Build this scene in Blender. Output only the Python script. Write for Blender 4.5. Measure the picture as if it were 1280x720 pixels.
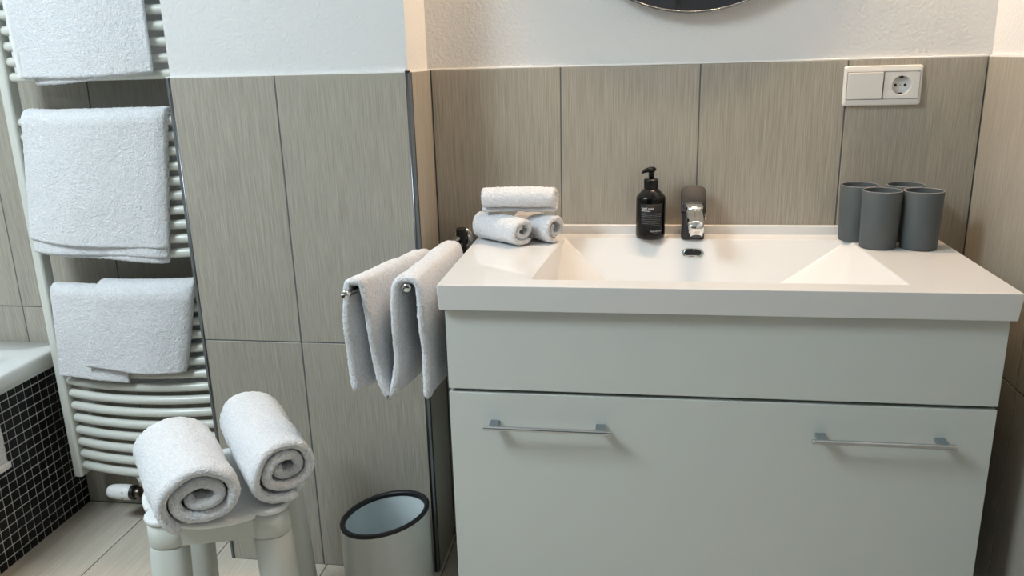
import bpy, bmesh, math, random
import numpy as np
from mathutils import Vector, Matrix, noise

random.seed(4); RNG = np.random.default_rng(7)
sc = bpy.context.scene
for o in list(bpy.data.objects): bpy.data.objects.remove(o)
COL = sc.collection
PI = math.pi

# ------------------------------------------------------------------ camera
def make_camera():
    f, yaw, pitch, roll = 1023.45, 0.1560, -0.2781, -0.0276
    fwd = Vector((-math.sin(yaw)*math.cos(pitch), math.cos(yaw)*math.cos(pitch), math.sin(pitch)))
    rt = Vector((math.cos(yaw), math.sin(yaw), 0)); up = rt.cross(fwd)
    r2 = rt*math.cos(roll) + up*math.sin(roll); u2 = -rt*math.sin(roll) + up*math.cos(roll)
    cd = bpy.data.cameras.new('camera'); cd.sensor_width = 36; cd.lens = f/1280*36; cd.clip_start = .02
    c = bpy.data.objects.new('camera', cd); COL.objects.link(c)
    m = Matrix((r2, u2, -fwd)).transposed().to_4x4(); m.translation = (0.1702, -1.8465, 1.2107)
    c.matrix_world = m; sc.camera = c
make_camera()

# ------------------------------------------------------------------ light
sc.view_settings.view_transform = 'Standard'; sc.view_settings.look = 'None'
sc.view_settings.exposure = 0.0; sc.view_settings.gamma = 1; sc.view_settings.use_curve_mapping = False
w = bpy.data.worlds.new('world'); sc.world = w; w.use_nodes = True
w.node_tree.nodes['Background'].inputs[0].default_value = (.75, .87, 1, 1)
w.node_tree.nodes['Background'].inputs[1].default_value = .8
SKY = (-2.10, -1.25, -2.10, -1.20)            # roof window opening x0 x1 y0 y1
CEIL = 2.7
def area(name, loc, rot, sx, sy, power, col):
    d = bpy.data.lights.new(name, 'AREA'); d.shape = 'RECTANGLE'; d.size = sx; d.size_y = sy
    d.energy = power; d.color = col
    o = bpy.data.objects.new(name, d); COL.objects.link(o); o.location = loc; o.rotation_euler = rot
    return o
area('roof_window_daylight', ((SKY[0]+SKY[1])/2, (SKY[2]+SKY[3])/2, CEIL-.005), (0, 0, 0),
     SKY[1]-SKY[0]-.1, SKY[3]-SKY[2]-.1, 68, (.80, .93, 1.0))

# ------------------------------------------------------------------ materials
def mat(name, col=(.8, .8, .8), rough=.5, metal=0, spec=.5, coat=0, sheen=0):
    m = bpy.data.materials.new(name); m.use_nodes = True
    b = m.node_tree.nodes['Principled BSDF']
    b.inputs['Base Color'].default_value = (*col, 1); b.inputs['Roughness'].default_value = rough
    b.inputs['Metallic'].default_value = metal; b.inputs['Specular IOR Level'].default_value = spec
    b.inputs['Coat Weight'].default_value = coat; b.inputs['Coat Roughness'].default_value = .06
    b.inputs['Sheen Weight'].default_value = sheen
    return m
def N(m, t, **kw):
    n = m.node_tree.nodes.new(t)
    for k, v in kw.items(): setattr(n, k, v)
    return n
def L(m, a, b): m.node_tree.links.new(a, b)
def bsdf(m): return m.node_tree.nodes['Principled BSDF']

def striped(name, stops, scale, rough, bump=.12, var=.08):
    """fine linear grain: stretched noise in object space, shifted per object"""
    m = mat(name, rough=rough); b = bsdf(m)
    tc = N(m, 'ShaderNodeTexCoord'); oi = N(m, 'ShaderNodeObjectInfo')
    mul = N(m, 'ShaderNodeVectorMath', operation='SCALE'); mul.inputs[0].default_value = (7.3, 3.1, 5.7)
    L(m, oi.outputs['Random'], mul.inputs['Scale'])
    add = N(m, 'ShaderNodeVectorMath', operation='ADD')
    L(m, tc.outputs['Object'], add.inputs[0]); L(m, mul.outputs[0], add.inputs[1])
    mp = N(m, 'ShaderNodeMapping'); mp.inputs['Scale'].default_value = scale
    L(m, add.outputs[0], mp.inputs['Vector'])
    n1 = N(m, 'ShaderNodeTexNoise'); n1.inputs['Scale'].default_value = 1; n1.inputs['Detail'].default_value = 3
    n1.inputs['Roughness'].default_value = .65
    L(m, mp.outputs[0], n1.inputs['Vector'])
    cr = N(m, 'ShaderNodeValToRGB'); e = cr.color_ramp.elements
    e[0].position, e[1].position = .30, .72
    e[0].color = (*stops[0], 1); e[1].color = (*stops[1], 1)
    L(m, n1.outputs['Fac'], cr.inputs[0])
    mr = N(m, 'ShaderNodeMapRange'); mr.inputs['To Min'].default_value = 1-var; mr.inputs['To Max'].default_value = 1+var
    L(m, oi.outputs['Random'], mr.inputs['Value'])
    sc_ = N(m, 'ShaderNodeVectorMath', operation='SCALE')
    L(m, cr.outputs[0], sc_.inputs[0]); L(m, mr.outputs[0], sc_.inputs['Scale'])
    L(m, sc_.outputs[0], b.inputs['Base Color'])
    bp = N(m, 'ShaderNodeBump'); bp.inputs['Strength'].default_value = bump; bp.inputs['Distance'].default_value = .001
    L(m, n1.outputs['Fac'], bp.inputs['Height']); L(m, bp.outputs[0], b.inputs['Normal'])
    return m
def bumpy(m, scale, strength, dist=.002, detail=2, vor=False):
    tc = N(m, 'ShaderNodeTexCoord')
    n = N(m, 'ShaderNodeTexVoronoi' if vor else 'ShaderNodeTexNoise'); n.inputs['Scale'].default_value = scale
    if not vor: n.inputs['Detail'].default_value = detail
    L(m, tc.outputs['Object'], n.inputs['Vector'])
    bp = N(m, 'ShaderNodeBump'); bp.inputs['Strength'].default_value = strength; bp.inputs['Distance'].default_value = dist
    L(m, n.outputs['Distance' if vor else 'Fac'], bp.inputs['Height']); L(m, bp.outputs[0], bsdf(m).inputs['Normal'])
    return m

M = {}
M['tile'] = striped('wall_tile', ((.285, .261, .217), (.47, .438, .372)), (560, 560, 9), .42, .10, .04)
M['floor'] = striped('floor_tile', ((.50, .44, .36), (.66, .60, .51)), (300, 7, 300), .40, .08, .05)
M['grout'] = mat('grout', (.13, .135, .14), .9)
M['floor_grout'] = mat('floor_grout', (.16, .145, .13), .9)
M['plaster'] = bumpy(mat('white_plaster', (.73, .73, .725), .85, spec=.2), 150, .42, .004, 3)
M['sealant'] = mat('white_sealant', (.85, .84, .82), .5)
M['profile'] = mat('steel_profile', (.16, .165, .18), .25, 1)
M['dark_wall'] = mat('anthracite_paint', (.05, .05, .055), .6)
M['ceiling'] = mat('ceiling_paint', (.82, .82, .80), .9, spec=.1)
M['ceramic'] = mat('white_ceramic', (.76, .765, .77), .06)
M['acrylic'] = mat('white_acrylic', (.80, .81, .80), .2, coat=.3)
M['lacquer'] = mat('grey_beige_lacquer', (.60, .625, .60), .30, coat=.25)
M['carcass'] = mat('dark_carcass', (.02, .02, .02), .7)
M['chrome'] = mat('chrome', (.78, .79, .80), .07, 1)
M['dark_chrome'] = mat('dark_chrome', (.032, .033, .036), .5, .2, spec=.3)
M['satin'] = mat('satin_steel', (.58, .60, .62), .26, 1)
M['bracket'] = mat('grey_bracket', (.30, .34, .37), .35, .7)
M['enamel'] = mat('radiator_enamel', (.66, .67, .62), .28, coat=.2)
M['valve_white'] = mat('valve_white', (.84, .84, .83), .35)
M['black'] = mat('black_plastic', (.012, .012, .013), .35)
M['mosaic'] = mat('black_mosaic', (.006, .006, .009), .35, spec=.25)
M['mosaic_grout'] = mat('mosaic_grout', (.80, .78, .74), .9)
M['switch'] = mat('switch_plastic', (.76, .74, .71), .32)
M['socket'] = mat('socket_plastic', (.70, .70, .69), .3)
M['cup'] = bumpy(mat('grey_cup', (.082, .096, .102), .62), 900, .05)
M['cup_rim'] = mat('cup_rim', (.25, .25, .27), .55)
M['soap'] = mat('soap_bottle', (.003, .003, .003), .14, spec=.35)
M['soap_matte'] = mat('soap_pump', (.004, .004, .005), .3, spec=.3)
M['soap_label'] = mat('soap_label', (.006, .007, .009), .5, spec=.25)
M['print'] = mat('label_print', (.55, .55, .55), .6)
M['stool'] = bumpy(mat('stool_plastic', (.60, .62, .58), .45), 1200, .03)
M['stool_top'] = mat('stool_seat_plastic', (.78, .79, .78), .45)
M['bin'] = mat('bin_lacquer', (.60, .625, .60), .32, 0)
M['bin_in'] = mat('bin_inner', (.74, .82, .84), .42, 0)
M['bin_rim'] = mat('bin_rim', (.006, .006, .009), .4)
M['mirror'] = mat('mirror_glass', (.80, .80, .82), .03, 1)
M['copper'] = mat('dull_brass', (.16, .13, .11), .35, 1)
M['glass'] = mat('frame_white', (.8, .8, .8), .4)
def glow(name, col, s):
    m = mat(name, col); b = bsdf(m); b.inputs['Emission Color'].default_value = (*col, 1); b.inputs['Emission Strength'].default_value = s
    return m
M['lamp_glow'] = glow('lamp_diffuser', (1, .71, .46), 198)
def terry(name, col):
    m = mat(name, col, .95, spec=.1, sheen=.25); b = bsdf(m)
    tc = N(m, 'ShaderNodeTexCoord')
    n1 = N(m, 'ShaderNodeTexNoise'); n1.inputs['Scale'].default_value = 450; n1.inputs['Detail'].default_value = 2
    n2 = N(m, 'ShaderNodeTexNoise'); n2.inputs['Scale'].default_value = 190; n2.inputs['Detail'].default_value = 3
    L(m, tc.outputs['Object'], n1.inputs['Vector']); L(m, tc.outputs['Object'], n2.inputs['Vector'])
    ad = N(m, 'ShaderNodeMath', operation='ADD'); L(m, n1.outputs['Fac'], ad.inputs[0]); L(m, n2.outputs['Fac'], ad.inputs[1])
    bp = N(m, 'ShaderNodeBump'); bp.inputs['Strength'].default_value = 1; bp.inputs['Distance'].default_value = .003
    cr = N(m, 'ShaderNodeMapRange'); cr.inputs['From Min'].default_value = .7; cr.inputs['From Max'].default_value = 1.3
    cr.inputs['To Min'].default_value = .88; cr.inputs['To Max'].default_value = 1.10; L(m, ad.outputs[0], cr.inputs['Value'])
    vs = N(m, 'ShaderNodeVectorMath', operation='SCALE'); vs.inputs[0].default_value = col; L(m, cr.outputs[0], vs.inputs['Scale']); L(m, vs.outputs[0], b.inputs['Base Color'])
    L(m, ad.outputs[0], bp.inputs['Height']); L(m, bp.outputs[0], b.inputs['Normal'])
    return m
M['terry'] = terry('white_terry', (.82, .83, .86))
M['hem'] = bumpy(mat('towel_hem', (.80, .80, .80), .9, spec=.1), 600, .3)

# ------------------------------------------------------------------ helpers
def link(name, me, m=None, parent=None, smooth=False):
    if isinstance(me, bmesh.types.BMesh):
        bm = me; me = bpy.data.meshes.new(name); bm.normal_update(); bm.to_mesh(me); bm.free()
    if m is not None and not me.materials: me.materials.append(M[m] if isinstance(m, str) else m)
    if smooth: me.polygons.foreach_set('use_smooth', [True]*len(me.polygons))
    o = bpy.data.objects.new(name, me); COL.objects.link(o)
    if parent is not None: o.parent = parent
    return o
def thing(name, label, cat, loc=(0, 0, 0), rz=0, group=None):
    o = bpy.data.objects.new(name, None); COL.objects.link(o); o.empty_display_size = .05
    o.location = loc; o.rotation_euler = (0, 0, rz)
    return tag(o, label, cat, group)
def tag(o, label, cat, group=None):
    o['label'] = label; o['category'] = cat
    if group: o['group'] = group
    return o
def struct(name, me, m, label=None):
    o = link(name, me, m); o['kind'] = 'structure'
    if label: o['label'] = label
    return o
def box(bm, x0, x1, y0, y1, z0, z1):
    v = [bm.verts.new(c) for c in ((x0,y0,z0),(x1,y0,z0),(x1,y1,z0),(x0,y1,z0),(x0,y0,z1),(x1,y0,z1),(x1,y1,z1),(x0,y1,z1))]
    for f in ((0,3,2,1),(4,5,6,7),(0,1,5,4),(1,2,6,5),(2,3,7,6),(3,0,4,7)): bm.faces.new([v[i] for i in f])
    return v
def bx(*a, bev=0, seg=2):
    bm = bmesh.new(); box(bm, *a)
    if bev: bmesh.ops.bevel(bm, geom=list(bm.edges), offset=bev, segments=seg, profile=.5, affect='EDGES')
    return bm
def lathe(prof, seg=48, cap=True):
    """prof: list of (r, z); revolve about z"""
    bm = bmesh.new(); rings = []
    for r, z in prof:
        if r < 1e-6: rings.append([bm.verts.new((0, 0, z))])
        else: rings.append([bm.verts.new((r*math.cos(2*PI*i/seg), r*math.sin(2*PI*i/seg), z)) for i in range(seg)])
    for a, b in zip(rings, rings[1:]):
        for i in range(seg):
            j = (i+1) % seg
            if len(a) == 1 and len(b) == 1: continue
            if len(a) == 1: bm.faces.new((a[0], b[j], b[i]))
            elif len(b) == 1: bm.faces.new((a[i], a[j], b[0]))
            else: bm.faces.new((a[i], a[j], b[j], b[i]))
    if cap:
        if len(rings[0]) > 1: bm.faces.new(rings[0][::-1])
        if len(rings[-1]) > 1: bm.faces.new(rings[-1])
    bmesh.ops.recalc_face_normals(bm, faces=bm.faces)
    return bm
def tube(pts, r, seg=16, caps=True, rz=None):
    """tube along pts; r number or list; rz squashes the ring's second axis"""
    bm = bmesh.new(); pts = [Vector(p) for p in pts]; n = len(pts); rings = []
    for i, p in enumerate(pts):
        t = (pts[min(i+1, n-1)] - pts[max(i-1, 0)]).normalized()
        a = t.cross(Vector((0, 0, 1)))
        if a.length < .05: a = t.cross(Vector((0, 1, 0)))
        a.normalize(); b = a.cross(t).normalized()
        ri = r[i] if isinstance(r, (list, tuple)) else r
        rb = ri if rz is None else rz
        rings.append([bm.verts.new(p + a*ri*math.cos(2*PI*k/seg) + b*rb*math.sin(2*PI*k/seg)) for k in range(seg)])
    for A, B in zip(rings, rings[1:]):
        for k in range(seg): bm.faces.new((A[k], A[(k+1) % seg], B[(k+1) % seg], B[k]))
    if caps: bm.faces.new(rings[0][::-1]); bm.faces.new(rings[-1])
    bmesh.ops.recalc_face_normals(bm, faces=bm.faces)
    return bm
def prism(outline, z0, z1, bev=0, seg=2):
    bm = bmesh.new()
    a = [bm.verts.new((x, y, z0)) for x, y in outline]; b = [bm.verts.new((x, y, z1)) for x, y in outline]
    n = len(a); bm.faces.new(a[::-1]); bm.faces.new(b)
    for i in range(n): bm.faces.new((a[i], a[(i+1) % n], b[(i+1) % n], b[i]))
    bmesh.ops.recalc_face_normals(bm, faces=bm.faces)
    if bev:
        ed = [e for e in bm.edges if abs(e.verts[0].co.z - e.verts[1].co.z) < 1e-6]
        bmesh.ops.bevel(bm, geom=ed, offset=bev, segments=seg, profile=.5, affect='EDGES')
    return bm
def join(*bms):
    out = bmesh.new()
    for b in bms:
        me = bpy.data.meshes.new('tmp'); b.to_mesh(me); out.from_mesh(me); b.free(); bpy.data.meshes.remove(me)
    return out
def xform(bm, m): bmesh.ops.transform(bm, matrix=m, verts=bm.verts); return bm
def rrect(w_, h_, r, n=6):
    pts = []
    for cx, cy, a0 in ((w_/2-r, h_/2-r, 0), (-w_/2+r, h_/2-r, PI/2), (-w_/2+r, -h_/2+r, PI), (w_/2-r, -h_/2+r, 3*PI/2)):
        for i in range(n+1): a = a0 + PI/2*i/n; pts.append((cx + r*math.cos(a), cy + r*math.sin(a)))
    return pts
def weighted(o, width=.002, seg=2, ang=30):
    b = o.modifiers.new('bevel', 'BEVEL'); b.width = width; b.segments = seg; b.limit_method = 'ANGLE'; b.angle_limit = math.radians(ang)
    o.data.polygons.foreach_set('use_smooth', [True]*len(o.data.polygons))
    wn = o.modifiers.new('normals', 'WEIGHTED_NORMAL'); wn.keep_sharp = False
    return o

# cloth: a slab of given thickness around a grid of points, rounded rim, nubbly pile
def slab(G, th, pile=.0009, lump=.0025, lump_scale=22., seed=0):
    G = np.asarray(G, float); nu, nv, _ = G.shape
    du = np.gradient(G, axis=0); dv = np.gradient(G, axis=1)
    nrm = np.cross(du, dv); nrm /= np.linalg.norm(nrm, axis=2, keepdims=True) + 1e-12
    tu = du/(np.linalg.norm(du, axis=2, keepdims=True)+1e-12); tv = dv/(np.linalg.norm(dv, axis=2, keepdims=True)+1e-12)
    rng = np.random.default_rng(seed)
    off = np.array([[noise.noise(Vector(G[i, j])*lump_scale + Vector((seed*3.7, 0, 0))) for j in range(nv)] for i in range(nu)])*lump
    G = G + nrm*off[..., None]
    pt = rng.normal(0, pile, (nu, nv, 1)); pb = rng.normal(0, pile, (nu, nv, 1))
    top = G + nrm*(th/2 + pt); bot = G - nrm*(th/2 + pb)
    idx = np.arange(nu*nv).reshape(nu, nv)
    V = [top.reshape(-1, 3), bot.reshape(-1, 3)]; base = 2*nu*nv
    q = np.stack([idx[:-1, :-1], idx[1:, :-1], idx[1:, 1:], idx[:-1, 1:]], -1).reshape(-1, 4)
    F = [q, q[:, ::-1] + nu*nv]
    rim = [(i, 0) for i in range(nu)] + [(nu-1, j) for j in range(1, nv)] + [(i, nv-1) for i in range(nu-2, -1, -1)] + [(0, j) for j in range(nv-2, 0, -1)]
    mids = []
    for i, j in rim:
        d = np.zeros(3)
        if i == 0: d -= tu[i, j]
        if i == nu-1: d += tu[i, j]
        if j == 0: d -= tv[i, j]
        if j == nv-1: d += tv[i, j]
        d /= np.linalg.norm(d)+1e-12
        mids.append(G[i, j] + d*(th*.5 + rng.normal(0, pile)))
    V.append(np.array(mids)); n = len(rim)
    R = np.array([idx[i, j] for i, j in rim]); k = np.arange(n); k2 = (k+1) % n
    F.append(np.stack([R[k2], R[k], base+k, base+k2], -1)); F.append(np.stack([R[k]+nu*nv, R[k2]+nu*nv, base+k2, base+k], -1))
    return np.concatenate(V), np.concatenate(F)
def mesh_np(name, parts, m):
    Vs, Fs, b = [], [], 0
    for V, F in parts: Vs.append(V); Fs.append(F+b); b += len(V)
    me = bpy.data.meshes.new(name); me.from_pydata(np.concatenate(Vs).tolist(), [], np.concatenate(Fs).tolist())
    me.materials.append(M[m]); me.polygons.foreach_set('use_smooth', [True]*len(me.polygons))
    bm = bmesh.new(); bm.from_mesh(me); bmesh.ops.recalc_face_normals(bm, faces=bm.faces); bm.to_mesh(me); bm.free()
    return me
def catmull(P, n):
    P = np.asarray(P, float); k = len(P)
    Q = np.vstack([2*P[0]-P[1], P, 2*P[-1]-P[-2]]); out = []
    ts = np.linspace(0, k-1-1e-9, n*6)
    for t in ts:
        i = int(t); f = t-i; a, b, c, d = Q[i], Q[i+1], Q[i+2], Q[i+3]
        out.append(.5*((2*b) + (-a+c)*f + (2*a-5*b+4*c-d)*f*f + (-a+3*b-3*c+d)*f**3))
    out = np.array(out); s = np.r_[0, np.cumsum(np.linalg.norm(np.diff(out, axis=0), axis=1))]
    u = np.linspace(0, s[-1], n)
    return np.stack([np.interp(u, s, out[:, c]) for c in range(out.shape[1])], 1)

# ================================================================== THE ROOM
TOP = 1.1815; ZJ = .5875; J = .0015; TH = .008
XS, XL, XJ, YB = -.2921, -.8341, -.5866, -.1665       # pier: right, left, joint, front
XR = .8704; YR = .0555; WL = -2.15; WF = -3.9

def tile_face(parent, origin, ex, cols, rows, th=TH, skip=None):
    """tiles on a wall plane: cols along ex (unit vector), rows along z; normal = ex x z side towards room"""
    ex = Vector(ex); nrm = ex.cross(Vector((0, 0, 1)))          # points into the room
    for a, b in zip(cols, cols[1:]):
        for c, d in zip(rows, rows[1:]):
            key = (round(b-a-2*J, 4), round(d-c-2*J, 4), th)
            if key not in TILES:
                bm = bx(-key[0]/2, key[0]/2, 0, th, -key[1]/2, key[1]/2, bev=.0007, seg=1)
                me = bpy.data.meshes.new('tile'); bm.to_mesh(me); bm.free(); me.materials.append(M['tile']); TILES[key] = me
            o = bpy.data.objects.new('tile', TILES[key]); COL.objects.link(o); o.parent = parent
            o.location = Vector(origin) + ex*((a+b)/2) + Vector((0, 0, (c+d)/2))
            o.rotation_euler = (0, 0, math.atan2(ex.y, ex.x))
TILES = {}
ROWS = [0, ZJ, TOP]

# washbasin wall
wb = struct('wall_back', bx(-.31, XR+.15, TH, .25, 0, CEIL), 'plaster', 'white plaster wall above beige tiles behind the washbasin')
tile_face(wb, (0, 0, 0), (1, 0, 0), [XS+.001, 0, .3, .6, XR], ROWS)
link('grout', bx(XS, XR, .0012, TH, 0, TOP-.001), 'grout', wb)
link('sealant_strip', bx(XS, XR, .0006, .012, TOP-.0012, TOP+.0025, bev=.0008, seg=1), 'sealant', wb)
# wall behind the radiator and tub
wr = struct('wall_radiator', bx(WL-.1, -.70, YR+TH, YR+.2, 0, CEIL), 'plaster', 'recessed wall behind towel radiator and bathtub')
tile_face(wr, (0, YR, 0), (1, 0, 0), [WL, -2.0763, -1.7763, -1.4763, -1.1763, -.8763, -.8341], ROWS)
link('grout', bx(WL, -.83, YR+.0012, YR+TH, 0, TOP-.001), 'grout', wr)
link('sealant_strip', bx(WL, -.83, YR+.0006, YR+.012, TOP-.0012, TOP+.0025), 'sealant', wr)
# pier between radiator niche and washbasin
wp = struct('wall_pier', bx(XL+TH, XS-TH, YB+TH, .2, 0, CEIL), 'plaster', 'projecting white pier tiled grey to chest height')
PR = .0110
tile_face(wp, (0, YB, 0), (1, 0, 0), [XL+PR-J, XJ, XS-PR+J], ROWS)
tile_face(wp, (XS, 0, 0), (0, 1, 0), [YB+PR-J, -.001], ROWS)
tile_face(wp, (XL, 0, 0), (0, -1, 0), [-YR+.001, -YB-PR+J], ROWS)
link('grout', bx(XL+.0012, XS-.0012, YB+.0012, .0, 0, TOP-.001), 'grout', wp)
link('sealant_strip', bx(XL+.001, XS-.001, YB+.0006, YB+.012, TOP-.0012, TOP+.0025), 'sealant', wp)
link('sealant_strip', bx(XS-.012, XS-.0006, YB+.0006, -.001, TOP-.0012, TOP+.0025), 'sealant', wp)
def profile(x, sx):
    pts = [(0, PR)] + [(sx*(-PR + PR*math.sin(a)), PR - PR*math.cos(a)) for a in np.linspace(PI/2, 0, 9)] + [(-sx*PR, PR)]
    pts = [(x+p, YB+q) for p, q in pts[1:]]
    o = link('corner_profile', prism(pts, 0, TOP), 'profile', wp, True); o['label'] = 'dark steel edge profile'
    return o
profile(XS, 1); profile(XL, -1)
# right wall
wrt = struct('wall_right', bx(XR+TH, XR+.15, WF, .2, 0, CEIL), 'plaster', 'right wall with beige tiles beside the vanity')
tile_face(wrt, (XR, 0, 0), (0, -1, 0), [.001, .318] + [.618+.3*i for i in range(11)], ROWS)
link('grout', bx(XR+.0012, XR+TH, -3.6, 0, 0, TOP-.001), 'grout', wrt)
link('sealant_strip', bx(XR+.0006, XR+.012, -3.6, 0, TOP-.0012, TOP+.0025), 'sealant', wrt)
# far sides of the room
wlf = struct('wall_left', bx(WL-.12, WL-TH, WF, YR+.1, 0, CEIL), 'plaster')
tile_face(wlf, (WL, 0, 0), (0, 1, 0), [-3.6+.3*i for i in range(12)] + [-.0, YR], ROWS)
link('grout', bx(WL-TH, WL-.0012, -3.6, YR, 0, TOP-.001), 'grout', wlf)
wf = struct('wall_front', bx(WL-.12, XR+.15, WF-.12, WF, 0, CEIL), 'dark_wall')
dr = struct('door_1', bx(-.5, .4, WF, WF+.04, 0.005, 2.05, bev=.004), 'dark_wall')
link('door_handle', tube([(.3, WF+.045, 1.02), (.3, WF+.09, 1.02), (.2, WF+.09, 1.02)], .009), 'satin', dr, True)
bm = bmesh.new()
for a in ((WL-.12, SKY[0], WF-.12, .25), (SKY[1], XR+.15, WF-.12, .25), (SKY[0], SKY[1], WF-.12, SKY[2]), (SKY[0], SKY[1], SKY[3], .25)):
    box(bm, *a, CEIL, CEIL+.15)
struct('ceiling', bm, 'ceiling')
bm = bmesh.new(); f_ = .05
for a in ((SKY[0], SKY[1], SKY[2], SKY[2]+f_), (SKY[0], SKY[1], SKY[3]-f_, SKY[3]), (SKY[0], SKY[0]+f_, SKY[2]+f_, SKY[3]-f_), (SKY[1]-f_, SKY[1], SKY[2]+f_, SKY[3]-f_)):
    box(bm, *a, CEIL+.06, CEIL+.12)
struct('window_1', bm, 'glass', 'white framed roof window')
# floor
fl = struct('floor', bx(WL-.1, XR+.1, WF-.1, YR+.1, -.1, -.0012), 'floor_grout', 'beige wood-look tiled floor')
fx = [-2.0525, -1.7595, -1.4665, -1.1735, -.8770, -.5800, -.2850, .0120, .3090, .6060, XR]
fy = [YR, -.405, -1.005, -1.605, -2.205, -2.805, -3.405, -3.895]
FT = {}
for a, b in zip(fx, fx[1:]):
    for c, d in zip(fy, fy[1:]):
        if b < -1.40: continue
        key = (round(b-a-.003, 4), round(c-d-.003, 4))
        if key not in FT:
            g = bx(-key[0]/2, key[0]/2, -key[1]/2, key[1]/2, -.008, 0, bev=.0006, seg=1)
            me = bpy.data.meshes.new('tile'); g.to_mesh(me); g.free(); me.materials.append(M['floor']); FT[key] = me
        o = bpy.data.objects.new('tile', FT[key]); COL.objects.link(o); o.parent = fl; o.location = ((a+b)/2, (c+d)/2, 0)

# ================================================================== BATHTUB
XT = -1.3824
tub = thing('bathtub', 'white built-in bathtub with black mosaic side panel beside the towel radiator', 'bathtub', (XT, YR, 0))
def T(bm): return xform(bm, Matrix.Translation((-XT, -YR, 0)))
def tub_body():
    bm = bmesh.new(); x0, x1, y0, y1 = WL+.002, -1.3655, -1.75, YR-.001; z0, z1 = .441, .4865
    def loop(x0, x1, y0, y1, r, z, n=6):
        return [bm.verts.new(((x0+x1)/2+px, (y0+y1)/2+py, z)) for px, py in rrect(x1-x0, y1-y0, r, n)]
    rings = [loop(x0+.03, x1-.03, y0+.03, y1-.03, .003, z0), loop(x0, x1, y0, y1, .004, z0), loop(x0, x1, y0, y1, .004, z1-.006), loop(x0+.006, x1-.006, y0+.006, y1-.001, .004, z1),
             loop(x0+.10, x1-.115, y0+.12, y1-.13, .09, z1), loop(x0+.115, x1-.13, y0+.14, y1-.145, .09, z1-.02), loop(x0+.17, x1-.18, y0+.25, y1-.24, .1, .10), loop(x0+.24, x1-.25, y0+.33, y1-.33, .08, .07)]
    for A, B in zip(rings, rings[1:]):
        n = len(A)
        for i in range(n): bm.faces.new((A[i], A[(i+1) % n], B[(i+1) % n], B[i]))
    bm.faces.new(rings[-1]); bmesh.ops.recalc_face_normals(bm, faces=bm.faces)
    return T(bm)
o = link('tub_shell', tub_body(), 'acrylic', tub, True)
PYM, PZM = .02715, .02615
link('mosaic_panel', T(bx(WL+.01, XT-.0012, -1.74, YR-.001, 0, .4405)), 'mosaic_grout', tub)
bm = bx(-.0012, .0018, -PYM/2+.0019, PYM/2-.0019, -PZM/2+.0019, PZM/2-.0019, bev=.0006, seg=1)
mt = bpy.data.meshes.new('mosaic_tile'); bm.to_mesh(mt); bm.free(); mt.materials.append(M['mosaic'])
far = bmesh.new(); cnt = 0
ys = [-.159 + PYM*(k+.5) for k in range(-58, 8)]; zs = [.2834 + PZM*(k+.5) for k in range(-11, 6)]
for y in sorted(ys, reverse=True):
    if y + PYM/2 > YR + .004 or y < -1.72: continue
    for z in zs:
        if z - PZM/2 < -.005 or z + PZM/2 > .4405: continue
        jx = random.uniform(-.0003, .0003)
        if cnt < 300:
            o = bpy.data.objects.new('mosaic_tile', mt); COL.objects.link(o); o.parent = tub; o.location = (jx, y-YR, z); cnt += 1
            o.rotation_euler = (0, random.gauss(0, .012), random.gauss(0, .012))
        else: box(far, jx-.001, jx+.0018, y-YR-PYM/2+.0016, y-YR+PYM/2-.0016, z-PZM/2+.0016, z+PZM/2-.0016)
o = link('mosaic_field', far, 'mosaic', tub); o['kind'] = 'stuff'

# ================================================================== TOWEL RADIATOR
PITCH = .0352; Z0 = .1675; BR = .0115
XC, HW = -1.096, .2125
def bow(x): return -.030 - .030*(1 - min(1, abs((x-XC)/HW))**2)
rad = thing('towel_radiator', 'tall off-white towel radiator with bowed bars hung with towels', 'radiator', (XC, -.03, 0))
def Rr(bm): return xform(bm, Matrix.Translation((-XC, .03, 0)))
for s in (-1, 1):
    pts = [(XC+s*(HW+.0105)+a, -.032+b) for a, b in rrect(.026, .036, .007, 4)]
    o = link('post', Rr(prism(pts, .137, 1.86, .004)), 'enamel', rad, True); o.data.polygons.foreach_set('use_smooth', [True]*len(o.data.polygons)); weighted(o, .001, 1)
for k in range(48):
    if k in (15, 16, 27, 28, 38): continue
    z = Z0 + PITCH*k
    if 'bar' not in M:
        xs = np.linspace(XC-HW, XC+HW, 33)
        bm = tube([(x-XC, bow(x)+.03, 0) for x in xs], BR, 18)
        me = bpy.data.meshes.new('bar'); bm.to_mesh(me); bm.free(); me.materials.append(M['enamel']); me.polygons.foreach_set('use_smooth', [True]*len(me.polygons)); M['bar'] = me
    o = bpy.data.objects.new('bar', M['bar']); COL.objects.link(o); o.parent = rad; o.location = (0, 0, z)
for z in (.30, 1.62):
    for s in (-1, 1):
        link('wall_bracket', Rr(tube([(XC+s*(HW+.0105), -.02, z), (XC+s*(HW+.0105), YR-.0005, z)], .010, 12)), 'enamel', rad, True)
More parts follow.
